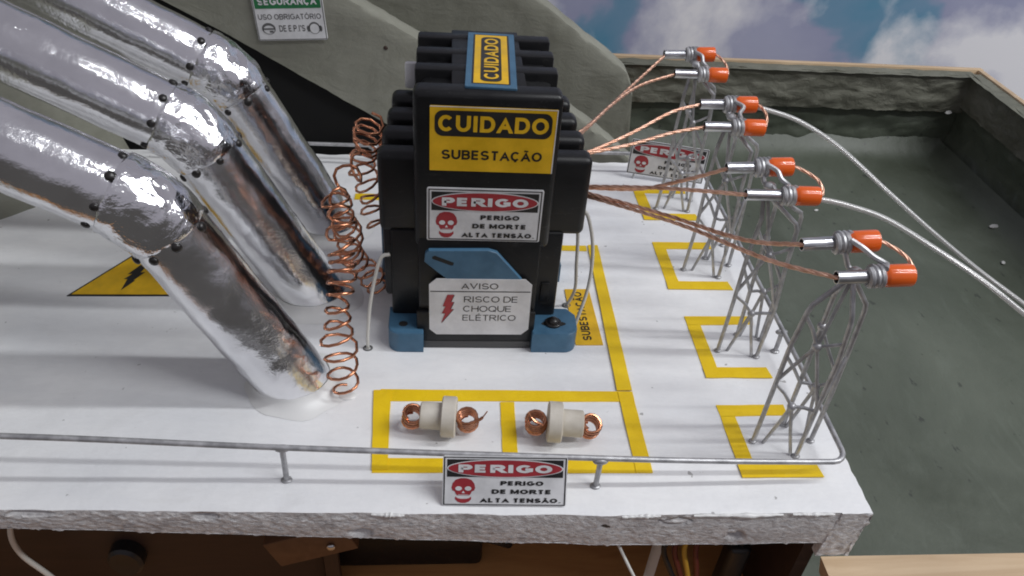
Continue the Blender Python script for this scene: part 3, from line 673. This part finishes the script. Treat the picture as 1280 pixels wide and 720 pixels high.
# ================================================================== COILS
def coil_thing(path, rad, turns, label, wire=.072, jit=.38, extra=None):
    p = coil(path, rad, wire, turns, 14, 7, jit); p = [q+V((noise.noise(q*.55+V((3, 0, 0))), noise.noise(q*.55+V((0, 5, 0))), noise.noise(q*.8+V((0, 0, 9)))*.9))*.34*min(1, max(0, q.z/2)) for q in p]
    one('copper_coil', MB().tube(p, wire, 7), 'copper', label, 'coil', path[0], 'copper wire coils', angle=80)
coil_thing([(-8.2, -8.15, .1), (-8.31, -8.0, 2.49), (-8.26, -7.5, 4.38), (-8.04, -6.8, 5.82), (-8.1, -6.0, 7.14), (-8.13, -5.0, 8.2), (-8.43, -4.5, 8.69), (-7.97, -3.6, 9.0), (-7.6, -2.9, 9.2)], .56,
           [(0, 0), (.2, 2.4), (.45, 6.4), (.62, 10.5), (.82, 13.5), (1, 15.5)], 'tall stretched copper coil rising from the slab at the nearest foil pipe foot')
coil_thing([(-7.2, -.6, .3), (-7.6, -.8, 1.2), (-8.3, -1.2, 2.9), (-8.6, -2.0, 5.3), (-8.75, -2.5, 7.3)], .58, [(0, 0), (.4, 5), (1, 12)], 'copper coil climbing from the blue lug to the tangle of coils')
coil_thing([(-7.2, 1.6, 3.0), (-7.55, 1.7, 4.5), (-7.9, 1.6, 6.4), (-7.6, 1.2, 8.0), (-7.35, .8, 9.4)], .6, [(0, 0), (.35, 3), (.7, 6), (1, 10)], 'copper coil with a tight round end touching the side of the black box')
one('glue_dab', MB().ball((-8.15, -8.3, .03), .32, 1.5, .9, .3), 'glue_white', 'dab of pale glue at the foot of the tall copper coil', 'glue', (-8.15, -8.3, 0))

# ================================================================== BUSHINGS
def bushing(c, ang, flip, label):
    t = thing('coil_bushing', label, 'bushing', (c[0], c[1], 0), 'copper coil bushings')
    ux = V((math.cos(ang), math.sin(ang), 0))*(-1 if flip else 1); c0 = V((c[0], c[1], .93))
    def cyl(a, b_, r, k=28):
        st = [(a, r-.06), (a+.05, r), (b_-.05, r), (b_, r-.06)]; return MB().tube([c0+ux*q[0] for q in st], [q[1] for q in st], k)
    build('sleeve', cyl(-1.15, -.2, .60), 'beige_ceramic', t); build('flange', cyl(-.22, .42, .90), 'beige_ceramic', t)
    for s_, off, tl in ((-1, -1.48, 6), (1, .92, 7)):
        cc = c0+ux*off+V((0, 0, -.12)); ax = V((-.10*s_, -.30, 1)).normalized(); P = [cc-ax*.40, cc-ax*.2, cc, cc+ax*.2, cc+ax*.40]
        p = coil(P, .41, .09, [(0, 0), (1, 4.6 if s_ > 0 else 3.4)], 18)
        stem = [c0+ux*(-1.0 if s_ < 0 else .35), c0+ux*(off-.3*s_)+V((0, -.3, -.1))]
        mb = MB().tube(p, .085, 8).tube(stem, .085, 8)
        if s_ > 0:
            q = p[-1]; mb.tube(spline([q, q+ux*.35+V((0, .12, .12)), q+ux*.62+V((0, .3, .42))], 6), [.07]*8+[.03]*5, 7)
        build('copper_winding', mb, 'copper', t)
bushing((-3.55, -10.42), -.08, False, 'beige bushing with copper windings in the tape cell by the tall coil side')
bushing((1.28, -10.75), -.10, True, 'beige bushing with copper windings in the tape cell by the danger plate right post')

# ================================================================== TOWERS
TW = [(11.6, -11.0, (9.78, -10.25, 10.25), (12.71, -10.25, 10.5), (10.69, -11.75, 9.83), (13.56, -11.75, 10.0), 'standing at the slab corner beside the railing bend', -.1),
      (11.55, -4.6, (8.7, -3.95, 10.0), (11.68, -3.95, 10.15), (9.24, -5.45, 9.55), (12.53, -5.45, 9.55), 'second from the slab corner, clear wire leaving its near sleeve', .18),
      (11.5, 2.2, (9.29, 2.95, 9.9), (12.26, 2.95, 9.97), (9.23, 1.45, 9.38), (12.35, 1.45, 9.4), 'third from the slab corner, clear wire leaving its far sleeve', .05),
      (11.2, 9.2, (8.94, 9.95, 9.8), (11.95, 9.95, 9.92), (9.33, 8.45, 9.26), (12.41, 8.45, 9.28), 'rising beside the tilted danger sign', .3)]
for ti, (cx, cy, a0, a1, b0, b1, lab, rot) in enumerate(TW):
    t = thing('wire_tower', 'grey soldered wire lattice tower '+lab, 'tower', (cx, cy, 0), 'wire lattice towers')
    rz = random.Random(ti+11); rm = Matrix.Rotation(rot, 3, 'Z'); O = V((cx, cy, 0)); ST = 'tinned_steel'; wr = .104
    def L(x, y, z, j=.06): return O+rm @ V((x+rz.uniform(-j, j), y+rz.uniform(-j, j), z+rz.uniform(-j, j)*(z > .2)*2))
    ap = V(((a0[0]+b0[0])/2+1.55, (a0[1]+b0[1])/2, 9.45)); fe = [(-1.3, -.25), (.55, -1.0), (1.45, .1), (.25, .85)]
    legs = []
    for (x, y) in fe:
        p = [L(x, y, 0, .1), L(x*.98, y*.98, 3.0), L(x*.93, y*.95, 5.8), L(x*.85, y*.85, 8.0), ap+V((x*.10, y*.10, -.25))]; legs.append(p)
        pts = resample(p, .35); mb = MB().tube(pts, wr, 8).ball(p[0]+V((0, 0, .06)), .17, 1.15, 1, .5)
        build('leg', mb, ST, t)
    def brace(*p, r=wr*.78):
        mb = MB().tube(spline(list(p), 5) if len(p) > 2 else [p[0], p[0].lerp(p[1], .5)+V((rz.uniform(-.05, .05),)*3), p[1]], r, 8); build('brace', mb, ST, t)
    def on(k, z):
        p = legs[k]
        for a, c in zip(p, p[1:]):
            if a.z <= z <= c.z: return a.lerp(c, (z-a.z)/(c.z-a.z))
        return p[-1]
    for (i, j, zz) in ((0, 1, 0), (2, 3, .3)):
        m1 = (on(i, 2.6)+on(j, 2.6))/2; m2 = (on(i, 6.0)+on(j, 6.0))/2+V((0, 0, .2)); m1.z = 2.75+zz
        brace(on(i, 3.7), m1); brace(m1, on(j, 2.9)); g1 = legs[i][0].lerp(legs[j][0], .22)+V((.1, .15, 0)); g2 = legs[i][0].lerp(legs[j][0], .88); g1.z = g2.z = 0
        brace(m1, g1); brace(m1, g2); 
        if i == 0: brace(on(i, 3.9), m2); brace(m2, on(j, 3.1)); brace(on(i, 7.5), m2); brace(m2, on(j, 6.7), r=.07); brace(m2, ap+V((.05, 0, -.2)))
        else: m2 = on(j, 6.2); brace(on(i, 3.9), m2)
        build('solder_joint', MB().ball(m1, .2), ST, t); build('solder_joint', MB().ball(m2, .2), ST, t)
    for (i, j) in ((1, 2), (3, 0)):
        brace(on(i, 2.9), on(j, 5.3))
    # head: wire wrapped round both ferrules
    A0, A1, B0_, B1_ = V(a0), V(a1), V(b0), V(b1)
    for (p0, p1) in ((A0, A1), (B0_, B1_)):
        d = (p1-p0).normalized(); Lh = (p1-p0).length; tube = MB(); r = .255; N = 20
        e = p0+d*(Lh-1.0); side = V((0, 1, 0)); side = (side-d*side.dot(d)).normalized(); u3 = d.cross(side); vs = []
        for q, rr in ((p0, r), (p0, r-.035), (p0+d*.5, r-.035)): vs += [q+(side*math.cos(2*math.pi*k/N)+u3*math.sin(2*math.pi*k/N))*rr for k in range(N)]
        tube.add(vs, [(j*N+k, j*N+(k+1) % N, (j+1)*N+(k+1) % N, (j+1)*N+k) for j in range(2) for k in range(N)]+[tuple(2*N+k for k in range(N))])
        tube.tube([p0, e+d*.2], r, N, False)
        f = build('ferrule', tube, 'tinned_tube', t)
        build('ferrule_mouth', MB().tube([p0+d*.12, p0+d*.16], r-.04, N), 'dark_hollow', f)
        e0 = e-d*.02; st = [(-.16, .30), (-.02, .40), (.06, .425), (.93, .43), (.985, .415), (1.0, .38)]
        build('sleeve', MB().tube([e0+d*q[0] for q in st], [q[1] for q in st], 28), 'orange_plastic', f)
        P = [e-d*(.68-k*.05) for k in range(13)]
        build('wire_wrap', MB().tube(coil(P, r+.10, .1, [(0, 0), (1, 3.0)], 16), .118, 8), ST, t)
    ra, rb = A0+(A1-A0).normalized()*1.95, B0_+(B1_-B0_).normalized()*1.5
    build('crossarm', MB().tube(spline([ra+V((-.25, -.3, .28)), ra+V((.12, -.62, .16)), ra.lerp(rb, .6)+V((.22, 0, .25)), rb+V((.42, .28, .34)), rb+V((.2, -.1, .40))], 8), .11, 8)
          .tube(spline([ra+V((-.3, -.25, -.26)), ap+V((-.1, .25, .12)), ap+V((.1, -.1, .2)), rb+V((.1, .3, -.2))], 8), .11, 8).ball(ap+V((.05, 0, .12)), .26, 1.1, .9, .8), ST, t)

# ================================================================== CABLES
def cable(path, label, r=.085, group='copper cables from the box to the towers'):
    one('copper_cable', braid(path, r*1.15, 4.2, 3, None, .13), 'copper_dull', label, 'cable', path[0], group, angle=80)
cable([(2.6, -2.7, 7.8), (3.09, -2.8, 7.79), (5.98, -5.0, 8.16), (8.3, -8.5, 9.25), (9.9, -10.25, 10.24)], 'braided copper cable from the box to the far ferrule of the corner tower')
cable([(2.6, -2.7, 7.62), (3.12, -2.8, 7.61), (6.43, -6.0, 8.3), (8.77, -10.0, 9.35), (10.8, -11.75, 9.8)], 'braided copper cable from the box to the near ferrule of the corner tower')
cable([(2.5, -1.9, 7.6), (3.15, -2.0, 7.66), (5.38, -2.6, 8.03), (7.24, -3.5, 9.12), (8.8, -3.95, 9.98)], 'braided copper cable from the box to the far ferrule of the second tower')
cable([(2.5, -1.9, 7.75), (3.13, -2.0, 7.75), (5.25, -3.0, 8.35), (7.36, -4.5, 9.14), (9.35, -5.45, 9.53)], 'braided copper cable from the box to the near ferrule of the second tower')
cable([(2.3, -.9, 8.8), (3.21, -.5, 8.82), (5.43, .8, 9.22), (7.67, 2.2, 9.75), (9.4, 2.95, 9.9)], 'braided copper cable from the box to the far ferrule of the third tower')
cable([(2.3, -.9, 8.7), (3.22, -.5, 8.74), (5.4, .3, 8.86), (7.51, 1.0, 9.19), (9.34, 1.45, 9.35)], 'braided copper cable from the box to the near ferrule of the third tower')
cable([(2.2, .3, 9.2), (2.98, 1.0, 9.17), (4.76, 4.0, 9.03), (7.12, 7.5, 9.29), (9.05, 9.95, 9.78)], 'braided copper cable from the box to the far ferrule by the tilted sign')
cable([(2.2, .3, 9.08), (2.99, 1.0, 9.08), (4.94, 4.0, 9.22), (6.92, 6.5, 9.28), (9.43, 8.45, 9.24)], 'braided copper cable from the box to the near ferrule by the tilted sign')
jl = ('on the corner tower', 'on the second tower from the slab corner', 'on the third tower from the slab corner', 'on the tower by the tilted danger sign')
for (cx, cy, a0, a1, b0, b1, lab, rot), nm, s_ in zip(TW, jl, (.75, 1.0, .6, .55)):
    p, q = V(a1), V(b1)
    cable([p+V((-.15, 0, 0)), p+V((.28*s_, -.12, .0)), (p+q)/2+V((.62*s_, .1, .02)), q+V((.30*s_, .25, -.02)), q+V((-.1, .12, -.05))], 'short copper jumper between the orange sleeves '+nm, .075, 'copper jumpers on the towers')
def clear(path, label):
    t = thing('clear_wire', label, 'wire', path[0], 'clear sheathed wires')
    c = build('core', braid(path, .085, .3, 2, .055, .2), 'silver_core', t, angle=80)
    build('sheath', MB().tube(resample(spline(path, 14), .25), .125, 12), 'clear_sheath', t)
clear([(12.3, 2.92, 9.85), (12.9, 2.9, 9.73), (14.71, 2.6, 9.27), (17.03, 2.0, 8.12), (19.99, 1.0, 6.11), (22.41, 0, 4.51), (25.47, -1, 2.61), (28.52, -2, .91), (34.94, -4, -2.69), (44, -6, -12.2)], 'clear sheathed silver wire arching from the third tower down to the basin floor')
clear([(12.4, -5.45, 9.42), (12.9, -5.46, 9.36), (13.93, -5.6, 9.2), (15.76, -6, 8.75), (18.31, -7, 7.65), (19.95, -8, 6.93), (21.7, -9, 5.95), (26.45, -11, 3.12), (42, -14, -12.2)], 'clear sheathed silver wire arching from the second tower down to the basin floor')

def cord(path, label, material='cord_white', r=.09, name='thin_cord', group=None):
    one(name, MB().tube(spline(path, 12), r, 8), material, label, 'cord', path[-1], group, angle=80)
cord([(2.6, -2.3, 6.6), (3.1, -2.4, 6.4), (3.65, -2.2, 4.4), (3.65, -2.6, 2.2), (3.05, -3.34, -.05)], 'pale thin cord bowing out beside the box, ending by its screwed blue foot')
cord([(2.4, -2.0, 6.4), (2.82, -2.0, 5.2), (3.02, -1.9, 3.0), (3.18, -1.6, 1.2), (2.87, -1.49, -.05)], 'pale thin cord dropping straight beside the box into a hole above the flat label')
cord([(-6.3, -3.9, 4.95), (-6.75, -4.1, 4.75), (-7.2, -4.6, 2.9), (-7.42, -4.95, 1.0), (-7.46, -5.0, -.05)], 'pale thin cord beside the unscrewed blue foot, by the copper coils')
for p, lab in (((-7.46, -5.02, 0), 'small hole rim where the cord by the coils enters the slab'), ((2.87, -1.49, 0), 'small hole rim where the straight cord enters the slab')):
    one('hole_rim', MB().tube([V(p)+V((.2*math.cos(a*math.pi/8), .17*math.sin(a*math.pi/8), .02)) for a in range(17)], .05, 6), 'print_grey', lab, 'hole', p)

# ================================================================== RAILING
rl = thing('wire_railing', 'grey soldered wire railing running round the edge of the white slab', 'railing', (0, -13.3, 0))
cr = [V((12.75+.65*math.sin(a), -12.68-.65*math.cos(a), 1.28)) for a in (0, .4, .8, 1.2, 1.57)]
P = spline([(-50, -12.2, 2.6), (-34, -12.5, 2.6), (-20.3, -12.85, 2.5), (-9.9, -13.05, 2.0), (2.7, -13.4, 1.68), (8, -13.4, 1.45), (11.8, -13.34, 1.3)], 10)+cr+spline([(13.42, -8, 1.35), (13.35, 2, 1.5), (13.3, 12.4, 1.6)], 10)+[V((13.1, 13.05, 1.6)), V((12.6, 13.25, 1.6))]+spline([(8.9, 13.2, 1.55), (0, 13.35, 1.5), (-11.8, 13.4, 1.5), (-22.5, 13.5, 1.5)], 10)
build('rail', MB().tube(P, .125, 10), 'tinned_steel', rl, angle=80)
for (x, y, z) in ((-10.05, -13.0, 2.0), (2.72, -13.45, 1.66), (13.38, -5.0, 1.38), (13.33, 4.6, 1.5), (11.4, 13.2, 1.58), (2.2, 13.3, 1.5), (-8.6, 13.35, 1.5), (-24, -12.75, 2.5)):
    build('post', MB().tube([V((x-.02, y-.05, -.1)), V((x, y-.03, z*.5)), V((x, y, z))], .115, 10).ball((x, y, z-.1), .21, 1.6, .8, .8).ball((x-.02, y-.05, .03), .2, 1.2, 1, .4), 'tinned_steel', rl)

# ================================================================== SIGNS
s1 = thing('danger_sign', 'white danger plate with red oval leaning against the front railing', 'sign', (-1.2, -14.3, 0))
vv = V((0, .98, 1.80)); F = Face((-3.70, -14.42, .06), (5.0, -.14, .03), vv); F.v = (vv-F.u*vv.dot(F.u)).normalized(); F.n = F.u.cross(F.v)
perigo(s1, F, 5.02, 2.1, .06)
s2 = thing('danger_sign', 'white danger plate with red oval hanging askew on the back railing', 'sign', (11, 12.7, 0))
F = Face((8.62, 12.62, .40), (4.6, -1.0, -.12), (.06, .28, 2.3)); F.v = (F.v-F.u*F.v.dot(F.u)).normalized(); F.n = F.u.cross(F.v)
perigo(s2, F, 5.2, 2.45, .05)
build('stake', MB().tube([F.at(.55, .1, -.1), F.at(.5, -.5, -.1)], .07, 8), 'tinned_steel', s2)
s3 = thing('safety_sign', 'green and white protective equipment sign fixed to the sloping mortar wall', 'sign', (-13.4, 15.4, 7.6))
F = Face((-15.60, 15.28, 7.62), (4.28, 0, .26), (-.2, .0, 4.2)); F.v = (F.v-F.u*F.v.dot(F.u)).normalized(); F.n = F.u.cross(F.v)
build('plate', MB().prism(rrect(0, 0, 4.3, 3.6, .1), -.16, 0, F.at), 'print_white', s3, smooth=False)
put('border', F.polys([rrect(.03, .03, 4.27, .08, 0), rrect(.03, .08, .08, 3.52, 0), rrect(4.22, .08, 4.27, 3.52, 0), rrect(.03, 3.52, 4.27, 3.57, 0)], D), 'print_grey', s3)
put('header', F.polys([rrect(.14, 2.0, 4.16, 3.48, .05)], D), 'print_green', s3)
put('lettering', F.text([('SEGURANÇA', .35, 2.22, 3.95, 2.66, .22)], 2*D), 'print_white', s3)
put('lettering', F.text([('USO OBRIGATÓRIO', .22, 1.32, 4.08, 1.66, .16), ("DE E.P.I'S", 1.40, .56, 3.0, .96, .17)], D), 'print_grey', s3)
put('helmet_icon', F.polys([ell(.75, .76, .42, .36, 24)], D), 'print_grey', s3); put('helmet_icon', F.polys([ell(.76, .70, .33, .26, 24), ], 2*D), 'print_white', s3)
put('helmet_icon', F.polys([rrect(.42, .70, 1.12, .80, .02), rrect(.78, .52, 1.02, .64, .02)], 3*D), 'print_grey', s3)
put('ear_guard_icon', F.polys([ell(3.58, .76, .36, .38, 24), ell(3.2, .72, .10, .2, 12), ell(3.96, .72, .10, .2, 12)], D), 'print_grey', s3); put('ear_guard_icon', F.polys([ell(3.58, .72, .29, .31, 24)], 2*D), 'print_white', s3)

# ================================================================== BELOW THE SLAB
ps = thing('power_unit', 'black power unit placed to darken the gap under the white slab', 'power unit', (-5, -7.5, -10))
build('case', MB().box(-9.2, -1.6, -10.8, -5, -9.98, -6.2, .3), 'black_plastic', ps); build('lead', MB().tube(spline([(-1.7, -10, -8.4), (-.8, -10.4, -8.3), (-.2, -10.2, -8.9)], 8), .28, 8), 'cord_black', ps)  # black case set here so the shaded gap reads dark
one('gap_shade_panel', MB().box(-40, -9.4, -11.7, -11.1, -9.98, -1.9, .05), 'dark_wood', 'dark panel standing in for the shade in the gap under the slab', 'panel', (-20, -11.4, -10))  # added so the left of the gap looks shaded
wb = thing('wood_block', 'small brown wood block with a screw under the slab edge', 'block', (-9.8, -12, -10)); 
rm = Matrix.Rotation(.42, 3, 'Y') @ Matrix.Rotation(.15, 3, 'Z')
build('block', MB().box(-11.4, -7.6, -13.2, -12.2, -5.4, -3.6, .06, 2, Matrix.Rotation(-.36, 3, 'Y'), V((-9.5, -12.5, -4.5))), 'block_wood', wb); build('screw', MB().ball((-8.6, -13.3, -4.4), .2, 1, .5, 1), 'tinned_tube', wb)
build('prop', MB().box(-9.3, -8.6, -12.15, -11.75, -9.98, -1.3, .05), 'dark_wood', wb)
ts = thing('terminal_strip', 'grey terminal strip hanging under the slab beside the wood block', 'terminal', (-16, -12.6, -5))
build('strip', MB().box(-18.3, -13.2, -12.9, -12.2, -2.9, -1.25, .08), 'grey_plastic', ts)
for i in range(5): build('terminal_screw', MB().ball((-17.8+i, -12.92, -2.0), .22, 1, .4, 1), 'tinned_steel', ts)
one('cable_gland', MB().prism(ell(-18.3, -6.9, .8, 1.0, 20), 11.2, 12.4, lambda a, c, h: V((a, -h, c)), .15), 'cord_black', 'dark rounded gland under the slab near the dam', 'gland', (-18.6, -12, -8))
cord([(-21.2, -12.6, -1.4), (-21.9, -13, -3.2), (-22, -13, -5), (-21.2, -13, -7.0), (-20.5, -13, -9.9)], 'pale loop of cord hanging under the slab near the dark gland', 'cord_white', .12)
cord([(3.4, -13.6, -1.9), (3.75, -14.5, -2.3), (4.6, -15.6, -3.6), (5.6, -16.2, -5.2), (7, -17, -9.9)], 'thin white cord hanging out from the broken front edge', 'cord_white', .075)
for i, (c_, m_) in enumerate((('black', 'cord_black'), ('brown', 'cord_brown'), ('yellow', 'cord_yellow'), ('dark red', 'cord_brown'))):
    o_ = (0, .5, .95, 1.5)[i]
    cord([(7.6, -12.4, -2.2), (7.0+o_*.8, -13.3, -3.0), (6.4+o_, -13.7, -4.2), (6.9+o_*.8, -14.1, -5.6), (7.6+o_*.4, -14.4, -7), (8, -14.4, -9.9)], c_+' insulated wire in the bundle hanging under the slab'+(' beside the yellow one' if i == 3 else ''), m_, .13, 'bundle_wire', 'bundle of wires under the slab')
one('paper_tag', MB().grid(lambda u, v_: V((6.15+u*.6, -13.0+.25*math.sin(u*2.6), -8.5+v_*6.2)), 8, 4), 'fleck', 'pale paper strip behind the wire bundle under the slab', 'paper', (6.6, -13, -8.5))
one('black_plug', MB().box(10.0, 11.1, -13.2, -12.2, -9.98, -5.4, .25, 3).tube(spline([(10.6, -12.7, -5.5), (10.8, -12.6, -3.8), (11.1, -12.4, -2.2)], 6), .25, 8), 'cord_black', 'black plug with a short lead under the slab end', 'plug', (10.5, -12.7, -10))

for o in bpy.data.objects:
    if 'base_' in o: del o['base_']
